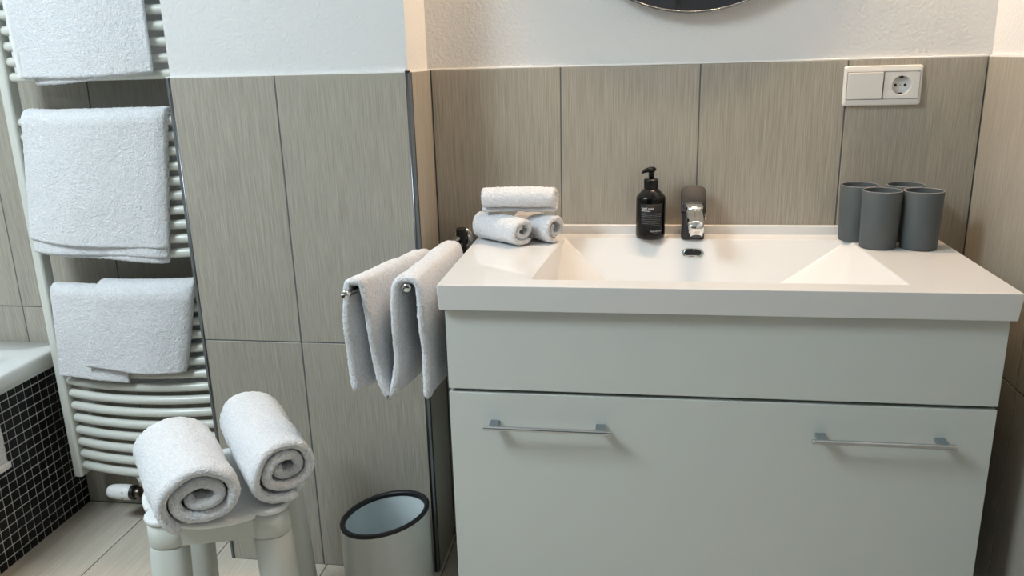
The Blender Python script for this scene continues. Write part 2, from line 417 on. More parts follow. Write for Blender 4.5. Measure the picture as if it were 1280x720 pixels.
# connection stub and thermostat valve
XV = -1.128; ZV = .098; YV = -.045
st = link('connection_stub', Rr(join(tube([(XV, -.055, .158), (XV, -.050, .145), (XV, -.047, .128)], .0125, 16))), 'enamel', rad, True)
tv = thing('thermostat_valve', 'white thermostatic radiator valve head beneath the towel radiator bars', 'valve', (XV, YV, 0))
def V_(bm, m=None): return xform(bm, Matrix.Translation((-XV, -YV, 0)))
alongx = Matrix.Rotation(-PI/2, 4, 'Y')   # z -> -x
def xl(prof, x): return V_(xform(lathe(prof, 32), Matrix.Translation((x, YV, ZV)) @ alongx))
hd = link('valve_head', xl([(.0185, 0), (.0205, .002), (.0212, .02), (.0200, .045), (.0185, .058), (.0155, .067), (.009, .0725), (.0, .0735)], -1.168), 'valve_white', tv, True)
for dz in (-.009, .009):
    link('scale_mark', V_(bx(-1.186, -1.1835, YV-.0215, YV-.0208, ZV+dz-.0015, ZV+dz+.0015)), 'copper', hd)
link('collar', xl([(.0165, 0), (.0195, .001), (.0195, .014), (.0175, .017)], -1.158), 'black', tv, True)
link('union_nut', xl([(.0125, 0), (.0148, .002), (.0148, .016), (.013, .018)], -1.142), 'copper', tv, True)
link('valve_body', V_(join(tube([(-1.145, YV, ZV), (-1.105, YV, ZV)], .0125, 16), tube([(XV, YV, .130), (XV, YV, .085)], .0115, 16), tube([(XV, YV, ZV), (XV, YR-.0005, ZV)], .0095, 16))), 'copper', tv, True)

# ---------------------------------------------------------- towels on the radiator
def rail_towel(name, label, k, xr, bottoms, th=.0075, layers=2, back=.22, seed=1, skew=0, group=None, dep=0., wave=.003, hemz=True, round_r=False, inset=()):
    """towel folded over bar k. xr=(x left, x right) at the top; bottoms=[(z left,z right, dx left, dx right)] per layer, front layer first"""
    zb = Z0 + PITCH*k; parts = []; xm = sum(xr)/2
    for li in range(layers):
        zl, zr_, dl, dr_ = bottoms[li]
        r = BR + .0015 + th*(layers-li-.5)*1.02 + dep
        nx = max(24, int((xr[1]-xr[0])/.0036)); G = []
        for j in range(nx):
            fx_ = j/(nx-1); x = xr[0] + (xr[1]-xr[0])*fx_
            zbt = zl + (zr_-zl)*fx_ + wave*math.sin(fx_*5+seed+li*1.3)
            dx = dl + (dr_-dl)*fx_
            top = zb
            front = [(-r, zbt + (top-zbt)*t) for t in np.linspace(0, 1, 6)[:-1]]
            arc = [(-r*math.cos(a), top + r*math.sin(a)) for a in np.linspace(0, PI, 9)]
            bk = [(r*.9, top - (back+.01*li)*t) for t in np.linspace(0, 1, 5)[1:]]
            path = np.array(front + arc + bk)
            npth = int((top-zbt + PI*r + back)/.0036)
            s = np.r_[0, np.cumsum(np.linalg.norm(np.diff(path, axis=0), axis=1))]
            uu = np.linspace(0, s[-1], npth if j == 0 else len(G[0]))
            yy = np.interp(uu, s, path[:, 0]); zz = np.interp(uu, s, path[:, 1])
            sh = np.clip((top - zz)/(top-zbt), 0, 1)*(yy < 0)
            yo = bow(x) + yy - .004*sh*math.sin(fx_*7+seed*2+li) - .006*sh*sh
            if round_r: 
                e = max(0, (fx_-.93)/.07); yo = yo + (yy < 0)*e*e*th*1.0
            G.append(np.stack([x + dx*sh, yo, zz], 1))
        G = np.transpose(np.array(G), (1, 0, 2))
        parts.append(slab(G, th, seed=seed*10+li, pile=.0005, lump=.0022, lump_scale=11))
    me = mesh_np(name, parts, 'terry')
    base = Vector((xm, bow(xm), min(b[0] for b in bottoms)))
    me.transform(Matrix.Translation(-base))
    o = bpy.data.objects.new(name, me); COL.objects.link(o); o.location = base
    tag(o, label, 'towel', group)
    # stitched hem band on the left border of the front sheet
    if hemz:
        zl, zr_, dl, dr_ = bottoms[0]; r = BR + .0015 + th*(layers-.5)*1.02 + dep
        bm = bmesh.new(); n = 60; prev = None
        for i in range(n):
            t = i/(n-1); z = zl + .002 + (zb-zl)*t*.97; sh = 1-t*.97
            x0 = xr[0] + dl*sh; y = bow(x0) - r - th*.5 - .0008 - .006*sh*sh - .004*sh*math.sin(seed*2)
            rip = .0009*math.sin(i*2.1)
            cur = [bm.verts.new((x0-.0012, y+.003, z)), bm.verts.new((x0+.002, y-rip, z)), bm.verts.new((x0+.010, y-.0002-rip, z)), bm.verts.new((x0+.0125, y+.002, z))]
            if prev:
                for a in range(3): bm.faces.new((prev[a], prev[a+1], cur[a+1], cur[a]))
            prev = cur
        xform(bm, Matrix.Translation(-base)); link('side_hem', bm, 'hem', o, True)
    return o
rail_towel('bath_towel', 'large white bath towel on the top section of the towel radiator', 39, (-1.274, -.927), [(1.187, 1.194, .018, .005), (1.174, 1.190, .05, .0)], seed=2, back=.1)
rail_towel('bath_towel', 'large white bath towel over the middle radiator section, layered bottom edges', 26, (-1.272, -.915), [(.807, .783, -.030, -.030), (.777, .761, -.026, -.036), (.764, .750, .03, -.04)], layers=3, th=.0065, seed=3, back=.2, round_r=True)
rail_towel('hand_towel', 'small white towel tucked partly under its neighbour on the lowest radiator section', 14, (-1.290, -1.085), [(.444, .440, -.012, -.012), (.447, .444, -.006, -.015)], seed=5, back=.2, th=.0065)
rail_towel('hand_towel', 'small white towel overlapping its neighbour on the lowest radiator section', 14, (-1.140, -.903), [(.482, .466, -.054, -.042), (.486, .470, -.049, -.042)], seed=8, back=.24, th=.0065, dep=.0145, round_r=True)

# ================================================================== TOWEL ON THE TUB RIM
def tub_towel():
    nx = 60; G = []
    ye = -.2335
    path = np.array([(-1.3545, .270), (-1.3545, .36), (-1.3550, .455), (-1.3560, .486), (-1.362, .4945), (-1.372, .4965), (-1.42, .4965), (-1.462, .4965)])
    pc = catmull(path, 90)
    for j in range(nx):
        y = ye - .28*j/(nx-1)
        G.append(np.stack([pc[:, 0] + .004*np.sin(y*30)*(pc[:, 1] < .45), np.full(len(pc), y), pc[:, 1]], 1))
    V, F = slab(np.transpose(np.array(G), (1, 0, 2)), .012, seed=31, lump=.001)
    me = mesh_np('bath_mat_towel', [(V, F)], 'terry'); b = Vector((-1.37, -.37, .27)); me.transform(Matrix.Translation(-b))
    o = bpy.data.objects.new('bath_mat_towel', me); COL.objects.link(o); o.location = b
    tag(o, 'white towel hanging over the bathtub rim against the black mosaic', 'towel')
    bm = bx(-1.3615, -1.3470, ye-.281, ye+.0065, .262, .279, bev=.003); xform(bm, Matrix.Translation(-b)); link('bottom_hem', bm, 'hem', o, True)
tub_towel()

# ================================================================== VANITY
CT, CBK, CB0 = .8126, .833, .7648
CL, CR, CF = -.1873, .7991, -.4588
VL, VR, VF = -.1800, .7945, -.4307
van = thing('vanity_cabinet', 'glossy grey-beige vanity cabinet with wide drawer under the washbasin', 'cabinet', (.3072, -.2, .15))
def VV(bm): return xform(bm, Matrix.Translation((-.3072, .2, -.15)))
o = link('carcass', VV(bx(VL+.002, VR-.002, VF+.0195, -.002, .152, .684)), 'carcass', van)
for xa, xb in ((VL, VL+.018), (VR-.018, VR)):
    link('side_panel', VV(bx(xa, xb, VF+.0195, -.002, .15, CB0-.003, bev=.0008)), 'lacquer', van)
weighted(link('fascia_panel', VV(bx(VL, VR, VF, VF+.019, .6003, CB0-.003)), 'lacquer', van), .0012, 2)
drw = link('drawer_front', VV(bx(VL, VR, VF, VF+.019, .152, .5930)), 'lacquer', van); weighted(drw, .0012, 2)
def handle(xa, xb):
    zc, yb = .5345, VF-.030
    h = link('handle', VV(xform(lathe([(0, 0), (.0040, 0), (.0046, .0008), (.0046, xb-xa-.0008), (.0040, xb-xa), (0, xb-xa)], 20), Matrix.Translation((xa, yb, zc)) @ Matrix.Rotation(PI/2, 4, 'Y'))), 'satin', drw, True)
    h['label'] = 'brushed steel bar handle'
    weighted(h, .0003, 1)
    for x in (xa+.010, xb-.0275):
        link('handle_post', VV(bx(x, x+.0175, yb, VF+.0002, zc-.0035, zc+.0035, bev=.0006)), 'bracket', drw)
handle(-.1105, .1280); handle(.4845, .7245)

# ================================================================== WASHBASIN
bas = thing('washbasin', 'white rectangular ceramic washbasin with faceted bowl on the vanity cabinet', 'washbasin', (.3059, -.23, CB0))
def BB(bm): return xform(bm, Matrix.Translation((-.3059, .23, -CB0)))
def basin():
    bm = bmesh.new(); v = lambda x, y, z: bm.verts.new((x, y, z))
    o_b = [v(CL, CF+.011, CB0-.0025), v(CR, CF+.011, CB0-.0025), v(CR, -.001, CB0), v(CL, -.001, CB0)]
    o_t = [v(CL, CF, CT), v(CR, CF, CT), v(CR, -.016, CT), v(CL, -.016, CT)]
    rt = [v(CL, -.016, CBK), v(CR, -.016, CBK), v(CR, -.001, CBK), v(CL, -.001, CBK)]
    i_ = [v(-.0200, -.4105, CT), v(.6340, -.4115, CT), v(.6160, -.0655, CT), v(.0105, -.0580, CT)]   # FL FR BR BL
    ml = v(.0033, -.300, .700); p2l = v(.1390, -.130, .700); p2r = v(.4240, -.130, .700); mr = v(.5150, -.300, .700)
    Fc = lambda *a: bm.faces.new(a)
    for k in range(4): Fc(o_t[k], o_t[(k+1) % 4], i_[(k+1) % 4], i_[k])
    FL, FR, BRr, BL = i_
    Fc(BL, BRr, p2r, p2l); Fc(BL, p2l, ml); Fc(BL, ml, FL); Fc(BRr, mr, p2r); Fc(BRr, FR, mr)
    Fc(FL, ml, mr, FR); Fc(ml, p2l, p2r, mr)
    b1 = [v(x, y, CB0-.001) for x, y in ((-.035, -.425), (.65, -.425), (.635, -.045), (-.005, -.045))]
    b2 = [v(x, y, .693) for x, y in ((-.012, -.312), (.531, -.312), (.436, -.118), (.126, -.118))]
    for k in range(4): Fc(o_b[k], b1[k], b1[(k+1) % 4], o_b[(k+1) % 4]); Fc(b1[k], b2[k], b2[(k+1) % 4], b1[(k+1) % 4])
    Fc(*b2); Fc(o_b[0], o_b[1], o_t[1], o_t[0])
    Fc(o_t[3], o_t[2], rt[1], rt[0]); Fc(rt[0], rt[1], rt[2], rt[3]); Fc(o_b[3], rt[3], rt[2], o_b[2])
    Fc(o_b[1], o_b[2], rt[2], rt[1], o_t[2], o_t[1]); Fc(o_b[0], o_t[0], o_t[3], rt[0], rt[3], o_b[3])
    bmesh.ops.recalc_face_normals(bm, faces=bm.faces)
    return BB(bm)
o = link('basin', basin(), 'ceramic', bas); weighted(o, .0024, 3, 4)
# overflow slot on the sloping back panel
slope = math.atan2(.1126, .068)
mo = Matrix.Translation((.2915, -.0787, .785)) @ Matrix.Rotation(slope, 4, 'X')
ov = link('overflow_ring', BB(xform(prism(rrect(.046, .0205, .0100, 8), -.002, .0022, .001), mo)), 'chrome', bas, True); weighted(ov, .0008, 2)
link('overflow_slot', BB(xform(prism(rrect(.036, .0115, .0056, 8), .0015, .0028), mo)), 'black', bas)

# ================================================================== TAP
tap = thing('basin_tap', 'chrome single-lever mixer tap on the washbasin', 'tap', (.2915, -.047, CT))
def sect_loft(sections, n=8):
    """sections: list of (center, halfwidth vec, halfheight vec, corner r fraction)"""
    bm = bmesh.new(); rings = []
    for c, hw, hh, k in sections:
        c, hw, hh = Vector(c), Vector(hw), Vector(hh); ring = []
        for i in range(4*n):
            a = 2*PI*i/(4*n); ca, sa = math.cos(a), math.sin(a)
            ring.append(bm.verts.new(c + hw*math.copysign(abs(ca)**k, ca) + hh*math.copysign(abs(sa)**k, sa)))
        rings.append(ring)
    for A, B in zip(rings, rings[1:]):
        m = len(A)
        for i in range(m): bm.faces.new((A[i], A[(i+1) % m], B[(i+1) % m], B[i]))
    bm.faces.new(rings[0][::-1]); bm.faces.new(rings[-1]); bmesh.ops.recalc_face_normals(bm, faces=bm.faces)
    return bm
link('tap_body', sect_loft([((0, 0, 0), (.0245, 0, 0), (0, .022, 0), .45), ((0, 0, .003), (.0245, 0, 0), (0, .022, 0), .45), ((0, 0, .045), (.0235, 0, 0), (0, .0215, 0), .45), ((0, .001, .075), (.0245, 0, 0), (0, .0215, 0), .45), ((0, .003, .082), (.022, 0, 0), (0, .018, 0), .45)]), 'dark_chrome', tap, True)
link('spout', sect_loft([((0, -.012, .062), (.019, 0, 0), (0, .004, .016), .7), ((0, -.04, .058), (.0185, 0, 0), (0, .004, .0145), .7), ((0, -.075, .051), (.0175, 0, 0), (0, .004, .0125), .75), ((0, -.098, .046), (.0165, 0, 0), (0, .003, .011), .8), ((0, -.104, .0445), (.012, 0, 0), (0, .003, .008), .9)]), 'chrome', tap, True)
ae = Matrix.Translation((.002, -.088, .030)) @ Matrix.Rotation(math.radians(-28), 4, 'X')
a1 = link('aerator', xform(lathe([(.0105, -.008), (.0128, -.007), (.0132, -.001), (.0155, 0), (.0160, .009), (.0145, .012)], 32), ae), 'chrome', tap, True)
link('aerator_mesh', xform(lathe([(.0100, -.0086), (.0100, -.0078)], 24), ae), 'black', a1)
lev = prism([(-.0265, -.03), (.0265, -.03), (.0268, .020), (.024, .028), (.016, .0335), (0, .0355), (-.016, .0335), (-.024, .028), (-.0268, .020)], -.005, .006, .002)
link('lever', xform(lev, Matrix.Translation((0, .002, .082)) @ Matrix.Rotation(math.radians(52), 4, 'X')), 'dark_chrome', tap, True)
link('lever_joint', xform(lathe([(.018, 0), (.019, .004), (.019, .010), (.016, .013)], 28), Matrix.Translation((0, -.026, .066)) @ Matrix.Rotation(math.radians(20), 4, 'X')), 'chrome', tap, True)
link('side_pin', xform(lathe([(0, 0), (.003, .0005), (.003, .004), (0, .0045)], 12), Matrix.Translation((.0235, -.004, .045)) @ Matrix.Rotation(PI/2, 4, 'Y')), 'chrome', tap, True)

# ================================================================== SOAP DISPENSER
sp = thing('soap_dispenser', 'black pump bottle of hand soap beside the chrome tap', 'soap bottle', (.2000, -.052, CT), math.radians(2))
link('bottle', lathe([(0, .0004), (.026, .0004), (.0295, .002), (.0315, .006), (.0318, .012), (.0318, .088), (.0312, .091), (.0296, .0945), (.0175, .1075), (.0145, .110), (.0135, .113), (0, .113)], 64), 'soap', sp, True)
link('pump_collar', lathe([(.0150, .1095), (.0158, .1105), (.0158, .1285), (.0148, .1305), (.008, .1310)], 48), 'soap_matte', sp, True)
link('pump_stem', lathe([(.0058, .130), (.0058, .148)], 24), 'soap_matte', sp, True)
nz = link('pump_head', join(lathe([(.006, .1455), (.0085, .147), (.0105, .1495), (.0105, .152), (.008, .1548), (.004, .1562), (0, .1565)], 32),
     sect_loft([((.006, -.001, .1508), (0, .0085, 0), (0, 0, .0058), .8), ((-.010, -.003, .1500), (0, .0072, 0), (0, 0, .0052), .8), ((-.0185, -.0045, .1470), (.001, .006, 0), (.001, 0, .0044), .8), ((-.0205, -.005, .1450), (.001, .0045, 0), (.001, 0, .0030), .8)])), 'soap_matte', sp, True)
RL = .0321
def bend(bm, r=RL):
    for v in bm.verts:
        a = v.co.x/r - PI/2; rr = r + v.co.y*-1
        v.co = Vector((rr*math.cos(a), rr*math.sin(a), v.co.z))
    return bm
lb = bmesh.new(); n = 24; W_, lz0, lz1 = .052, .0125, .080
prev = None
for i in range(n+1):
    x = -W_/2 + W_*i/n; cur = [lb.verts.new((x, 0, lz0)), lb.verts.new((x, 0, lz1)), lb.verts.new((x, .0003, lz1)), lb.verts.new((x, .0003, lz0))]
    if prev:
        for k in range(4): lb.faces.new((prev[k], prev[(k+1) % 4], cur[(k+1) % 4], cur[k]))
    prev = cur
bmesh.ops.recalc_face_normals(lb, faces=lb.faces)
label_o = link('label_sheet', bend(lb), 'soap_label', sp, True)
def text_bm(s, size, x, z, bold=False, align='LEFT'):
    cu = bpy.data.curves.new('t', 'FONT'); cu.body = s; cu.size = size; cu.align_x = align; cu.resolution_u = 3; cu.extrude = 0
    if bold: cu.offset = size*.018
    ob = bpy.data.objects.new('t', cu); COL.objects.link(ob)
    me = bpy.data.meshes.new_from_object(ob.evaluated_get(bpy.context.evaluated_depsgraph_get()))
    bpy.data.objects.remove(ob); bpy.data.curves.remove(cu)
    bm = bmesh.new(); bm.from_mesh(me); bpy.data.meshes.remove(me)
    for v in bm.verts: v.co = Vector((v.co.x + x, -.0, v.co.y + z))
    return bm
def on_label(name, bm): return link(name, bend(bm, RL+.0005), 'print', label_o)
on_label('lettering', text_bm('hand soap', .0068, -.0225, .0690, True))
def dashes(rows, x0, x1, z, pitch, h, seed):
    bm = bmesh.new(); rr = random.Random(seed)
    for k in range(rows):
        x = x0; zz = z - pitch*k; end = x1 - (rr.uniform(0, .008) if k == rows-1 else rr.uniform(0, .0015))
        while x < end-.001:
            wd = min(rr.uniform(.0018, .0052), end-x); hh = h*rr.uniform(.65, 1)
            vs = [bm.verts.new((x, 0, zz)), bm.verts.new((x+wd, 0, zz)), bm.verts.new((x+wd, 0, zz+hh)), bm.verts.new((x, 0, zz+hh))]
            bm.faces.new(vs); x += wd + .0009
    return bm
M['print_dim'] = mat('label_print_dim', (.20, .20, .20), .6)
o = on_label('subtitle', dashes(1, -.0225, -.001, .0645, .003, .0020, 1))
o = link('small_print', bend(dashes(8, -.0225, .0225, .0590, .0031, .00095, 2), RL+.0005), 'print_dim', label_o)
o = link('small_print', bend(dashes(1, .000, .0225, .0335, .0031, .0009, 3), RL+.0005), 'print_dim', label_o)
on_label('lettering', text_bm('humdakin', .0066, .0235, .0195, False, 'RIGHT'))
o = link('small_print', bend(dashes(1, .005, .0225, .0170, .003, .0008, 5), RL+.0005), 'print_dim', label_o)

# ================================================================== CUPS
def cup(label, x, y):
    c = thing('tumbler', label, 'cup', (x, y, CT), 0, 'grey tumblers on the washbasin corner')
    if 'cupm' not in M:
        H = .1165
        bm = lathe([(0, .0003), (.0325, .0003), (.0342, .0012), (.0348, .003), (.0376, H-.001), (.0372, H)], 64, False)
        M['cupm'] = bpy.data.meshes.new('cup_wall'); bm.to_mesh(M['cupm']); bm.free(); M['cupm'].materials.append(M['cup'])
        bm = lathe([(.0372, H), (.0367, H+.0006), (.0356, H+.0006), (.0350, H)], 64, False)
        M['cupr'] = bpy.data.meshes.new('cup_rim'); bm.to_mesh(M['cupr']); bm.free(); M['cupr'].materials.append(M['cup_rim'])
        bm = lathe([(.0350, H), (.0325, .005), (0, .005)], 64, False)
        M['cupi'] = bpy.data.meshes.new('cup_inside'); bm.to_mesh(M['cupi']); bm.free(); M['cupi'].materials.append(M['cup'])
        for k in ('cupm', 'cupr', 'cupi'): M[k].polygons.foreach_set('use_smooth', [True]*len(M[k].polygons))
    for nm, k in (('cup_wall', 'cupm'), ('rim', 'cupr'), ('inside', 'cupi')):
        o = bpy.data.objects.new(nm, M[k]); COL.objects.link(o); o.parent = c
cup('matt grey tumbler against the back wall, nearest to the tap', .6300, -.0545)
cup('matt grey tumbler away from the back wall, on the side towards the tap', .6560, -.1255)
cup('matt grey tumbler away from the back wall, on the side towards the right wall', .7325, -.1310)
cup('matt grey tumbler against the back wall, half hidden between two others', .7205, -.0545)

# ================================================================== ROLLED TOWELS
def rolled(name, label, R, r0, pitch, th, length, loc, rz, sq=1., flat=.0, seed=1, a_end=-PI*.62, group=None, step=.0032, tele=.006, tilt=0., cat='towel', core=0.):
    turns = (R - th/2 - r0)/pitch
    a0 = a_end - turns*2*PI
    tot = 2*PI*turns*(R+r0)/2; nu = int(tot/step); nv = int(length/(step*1.25))
    # even spacing along the spiral
    ta = np.linspace(0, 1, 2000); rr = r0 + (R-th/2-r0)*ta; aa = a0 + turns*2*PI*ta
    s = np.r_[0, np.cumsum(np.hypot(np.diff(rr*np.cos(aa)), np.diff(rr*np.sin(aa))))]
    u = np.linspace(0, s[-1], nu); r_ = np.interp(u, s, rr); a_ = np.interp(u, s, aa)
    G = np.zeros((nu, nv, 3)); rs = np.random.RandomState(seed); ph = rs.uniform(0, 6, 6)
    for j in range(nv):
        f = j/(nv-1)
        wob = 1 + .035*np.sin(2*a_ + ph[0] + f*1.5) + .02*np.sin(3*a_ + ph[1] - f*2) + .012*np.sin(5*a_+ph[2])
        rr_ = r_*wob
        x = rr_*np.cos(a_)*(1 + core*.35*(1-r_/R)); z = rr_*np.sin(a_)*sq*(1 - core*(1-r_/R)) + core*.02*R*np.sin(3*a_+ph[4])
        lowest = -(R*sq)*(1-flat)
        z = np.where(z < lowest*.72, lowest*.72 + (z-lowest*.72)*.72, z)
        ends = (1-2*f)
        yo = (tele*np.sin(a_*.9+ph[3]) + tele*1.6*np.maximum(0, 1-r_/(R*.55)))*ends
        G[:, j, 0] = x; G[:, j, 1] = f*length + yo; G[:, j, 2] = z
    V, F = slab(G, th, seed=seed, pile=.0005, lump=.003, lump_scale=16)
    V[:, 2] -= V[:, 2].min()
    me = mesh_np(name, [(V, F)], 'terry')
    o = bpy.data.objects.new(name, me); COL.objects.link(o); o.location = loc; o.rotation_euler = (tilt, 0, rz)
    return tag(o, label, cat, group)
ZS = .42
rolled('rolled_bath_towel', 'thick rolled white bath towel on the stool, nearer the bathtub', .080, .016, .0252, .0205, .25, (-.575, -.668, ZS+.0006), math.radians(40), .92, seed=4, a_end=-PI*.72, tele=.007, core=.42)
rolled('rolled_bath_towel', 'thick rolled white bath towel on the stool, nearer the waste bin', .071, .012, .0215, .0180, .28, (-.462, -.567, ZS+.0006), math.radians(38), .98, seed=9, a_end=-PI*.45, tele=.006, core=.2)
rolled('rolled_guest_towel', 'small rolled white guest towel under another roll, beside the basin edge', .0360, .009, .0140, .0115, .130, (-.0700, -.1460, CT+.0003), math.radians(52), .95, seed=12, a_end=-PI*.3, tele=.003, step=.0024)
rolled('rolled_guest_towel', 'small rolled white guest towel under another roll, touching the bowl corner', .0345, .010, .0138, .0112, .112, (-.0035, -.1150, CT+.0003), math.radians(46), .97, seed=15, a_end=-PI*.5, tele=.003, step=.0024)
rolled('rolled_guest_towel', 'small rolled white guest towel lying on top of two other rolls', .0300, .008, .0122, .0100, .155, (-.160, -.108, CT+.0670), math.radians(-91), .97, seed=18, a_end=-PI*.5, tele=.002, step=.0024)

# ================================================================== TOWEL HOLDER AND HAND TOWEL
MX, MY, MZ = -.2300, -.034, .800
T1 = Vector((-.351, -.489, .800)); T2 = Vector((-.2495, -.438, .800)); MT = Vector((MX, MY, MZ))
th_ = thing('towel_rail', 'chrome swivel towel rail with two arms on the wall beside the washbasin', 'towel rail', (MX, -.001, MZ))
def H_(bm): return xform(bm, Matrix.Translation((-MX, .001, -MZ)))
link('wall_plate', H_(xform(lathe([(.024, 0), (.024, .008), (.021, .011), (.010, .012)], 36), Matrix.Translation((MX, -.0005, MZ)) @ Matrix.Rotation(PI/2, 4, 'X'))), 'chrome', th_, True)
link('pivot', H_(join(tube([(MX, -.008, MZ), (MX, MY, MZ)], .009, 16), xform(lathe([(.0, -.03), (.0105, -.029), (.0115, -.026), (.0115, .026), (.0105, .029), (0, .03)], 28), Matrix.Translation(MT)))), 'dark_chrome', th_, True)
for tip, dz in ((T1, .008), (T2, -.008)):
    a = MT + Vector((0, 0, dz)); d = (tip - MT)
    arm = link('arm', H_(tube([a, MT + d*.06 + Vector((0, 0, dz)), MT + d*.16 + Vector((0, 0, dz*.3)), MT+d*.25, tip - d.normalized()*.012, tip - d.normalized()*.0115, tip, tip + d.normalized()*.001],
          [.0085, .0085, .0075, .0066, .0066, .0080, .0080, .0060], 20)), 'chrome', th_, True)
def hand_towel():
    nv = 84; nu = 250; G = np.zeros((nu, nv, 3))
    th = .0150; rA = .0165; rB = .0235
    for j in range(nv):
        t = j/(nv-1)
        s1 = .93 + (.42-.93)*t; s2 = .985 + (.25-.985)*t
        a = MT.lerp(T1, s1); b = MT.lerp(T2, s2)
        yA, yB = a.y, b.y; xa, xb = a.x, b.x; k = 1-t
        mid = xa*.46 + xb*.54; g = (xb-xa)
        nar = min(.013, g*.15)
        la = min(.030, (g-.02)*.30)
        cl = min(.018, -.198 - xb)           # clearance to the cabinet
        top = .8075 + th/2
        ctrl = [(xa-.006-.006*k, .606-.02*t), (xa-rA-.001, .66), (xa-rA-.002, .74), (xa-rA, .788), (xa-rA*.72, top-.004), (xa, top), (xa+rA*.72, top-.004), (xa+rA, .788),
                (xa+rA+.3*(mid-nar-xa-rA), .72), (xa+rA+.72*(mid-nar-xa-rA), .64), (mid-nar*.8, .604), (mid, .590-.006*k), (mid+nar*.8, .604),
                (xb-rB-.72*(xb-rB-mid-nar), .64), (xb-rB-.25*(xb-rB-mid-nar), .73), (xb-rB, .780), (xb-rB*.75, top-.006), (xb, top), (xb+rB*.75, top-.006), (xb+rB, .782),
                (xb+rB+cl*.10, .73), (xb+rB+cl*.25, .66), (xb+rB+cl*.30, .585)]
        P = catmull(np.array(ctrl), nu)
        fx_ = np.clip((P[:, 0]-xa)/max(1e-6, xb-xa), 0, 1)
        y = yA + (yB-yA)*fx_
        y = y + .004*np.sin(P[:, 1]*40 + t*3)*(.82-P[:, 1])/.2 - (.808-P[:, 1])*.02*(1-2*t)
        P[:, 1] += .003*math.sin(t*6+1)*(P[:, 1] < .62)
        G[:, j] = np.stack([P[:, 0], y, P[:, 1]], 1)
    V, F = slab(G, th, seed=41, pile=.0005, lump=.003, lump_scale=16)
    me = mesh_np('guest_hand_towel', [(V, F)], 'terry'); b = Vector((-.29, -.33, .6)); me.transform(Matrix.Translation(-b))
    o = bpy.data.objects.new('guest_hand_towel', me); COL.objects.link(o); o.location = b
    tag(o, 'white hand towel draped over both arms of the chrome towel rail', 'towel')
hand_towel()

# ================================================================== STOOL
SA = math.radians(17.2)
stl = thing('plastic_stool', 'pale grey plastic stool with scalloped seat carrying rolled towels', 'stool', (-.618, -.508, 0), SA)
HS = .0935
def seat_outline(off=0, n=200):
    pts = []
    for i in range(n):
        a = 2*PI*i/n; c, s = math.cos(a), math.sin(a)
        # bulged square plus corner lobes (union in polar form)
        m = max(abs(c), abs(s)); th = math.atan2(min(abs(c), abs(s)), m)
        r = (HS+.0335 + .034*max(0, math.cos(th*2.35)))/m*.955
        # lobes: circles at the corners
        dx, dy = HS*math.copysign(1, c), HS*math.copysign(1, s); d = dx*c + dy*s; q = d*d - (dx*dx+dy*dy - .036**2)
        if q > 0: r = max(r if th < .42 else 0, d + math.sqrt(q)) if th > .30 else max(r, d+math.sqrt(q))
        pts.append(((r+off)*c, (r+off)*s))
    return pts
st_ = link('seat', prism(seat_outline(), ZS-.012, ZS, .005, 3), 'stool_top', stl, True); weighted(st_, .0015, 2, 40)
for sx in (-1, 1):
    for sy in (-1, 1):
        def ring(z, k, r):
            cx, cy = sx*HS*k, sy*HS*k; out = []
            for i in range(28):
                a = 2*PI*i/28; c, s = math.cos(a), math.sin(a)
                # squarish towards the stool's inside, round outside
                e = .62 if (c*sx < 0 or s*sy < 0) else 1.0
                out.append((cx + r*math.copysign(abs(c)**e, c), cy + r*math.copysign(abs(s)**e, s), z))
            return out
        def loft(rs):
            bm = bmesh.new(); R_ = [[bm.verts.new(p) for p in r] for r in rs]
            for A, B in zip(R_, R_[1:]):
                for i in range(28): bm.faces.new((A[i], A[(i+1) % 28], B[(i+1) % 28], B[i]))
            bm.faces.new(R_[0][::-1]); bm.faces.new(R_[-1]); bmesh.ops.recalc_face_normals(bm, faces=bm.faces); return bm
        link('leg_cap', loft([ring(ZS-.059, 1.0, .0335), ring(ZS-.0575, 1.0, .0345), ring(ZS-.011, .99, .0335)]), 'stool', stl, True)
        lg = link('leg', loft([ring(.004, 1.16, .0335), ring(.010, 1.16, .0355), ring(.20, 1.08, .0345), ring(ZS-.0625, 1.0, .0340), ring(ZS-.0605, 1.0, .0325)]), 'stool', stl, True)
        link('foot', loft([ring(0, 1.16, .031), ring(.006, 1.16, .032)]), 'black', lg)
for i in range(4):
    bm = bx(-HS+.012, HS-.012, -HS-.024, -HS-.019, ZS-.060, ZS-.010, bev=.0015)
    for v in bm.verts: v.co.y -= .006*(1-(v.co.x/HS)**2)
    link('apron', xform(bm, Matrix.Rotation(i*PI/2, 4, 'Z')), 'stool', stl)

# ================================================================== WASTE BIN
bn = thing('waste_bin', 'round pale waste bin with slanted black rim below the towel rail', 'waste bin', (-.372, -.302, 0))
def zt(x, y): return .2395 + .170*x - .02*y
def ringz(bm, r, f, n=72): return [bm.verts.new((r*math.cos(2*PI*i/n), r*math.sin(2*PI*i/n), f(r*math.cos(2*PI*i/n), r*math.sin(2*PI*i/n)))) for i in range(n)]
def strips(bm, R_):
    for A, B in zip(R_, R_[1:]):
        n = len(A)
        for i in range(n): bm.faces.new((A[i], A[(i+1) % n], B[(i+1) % n], B[i]))
RB = .0985
bm = bmesh.new(); R_ = [ringz(bm, RB-.004, lambda x, y: 0.0), ringz(bm, RB-.001, lambda x, y: .003)] + [ringz(bm, RB, lambda x, y, k=k: .006 + (zt(x, y)-.009)*k) for k in (0, .5, 1)]
strips(bm, R_); bm.faces.new(R_[0][::-1]); link('bin_body', bm, 'bin', bn, True)
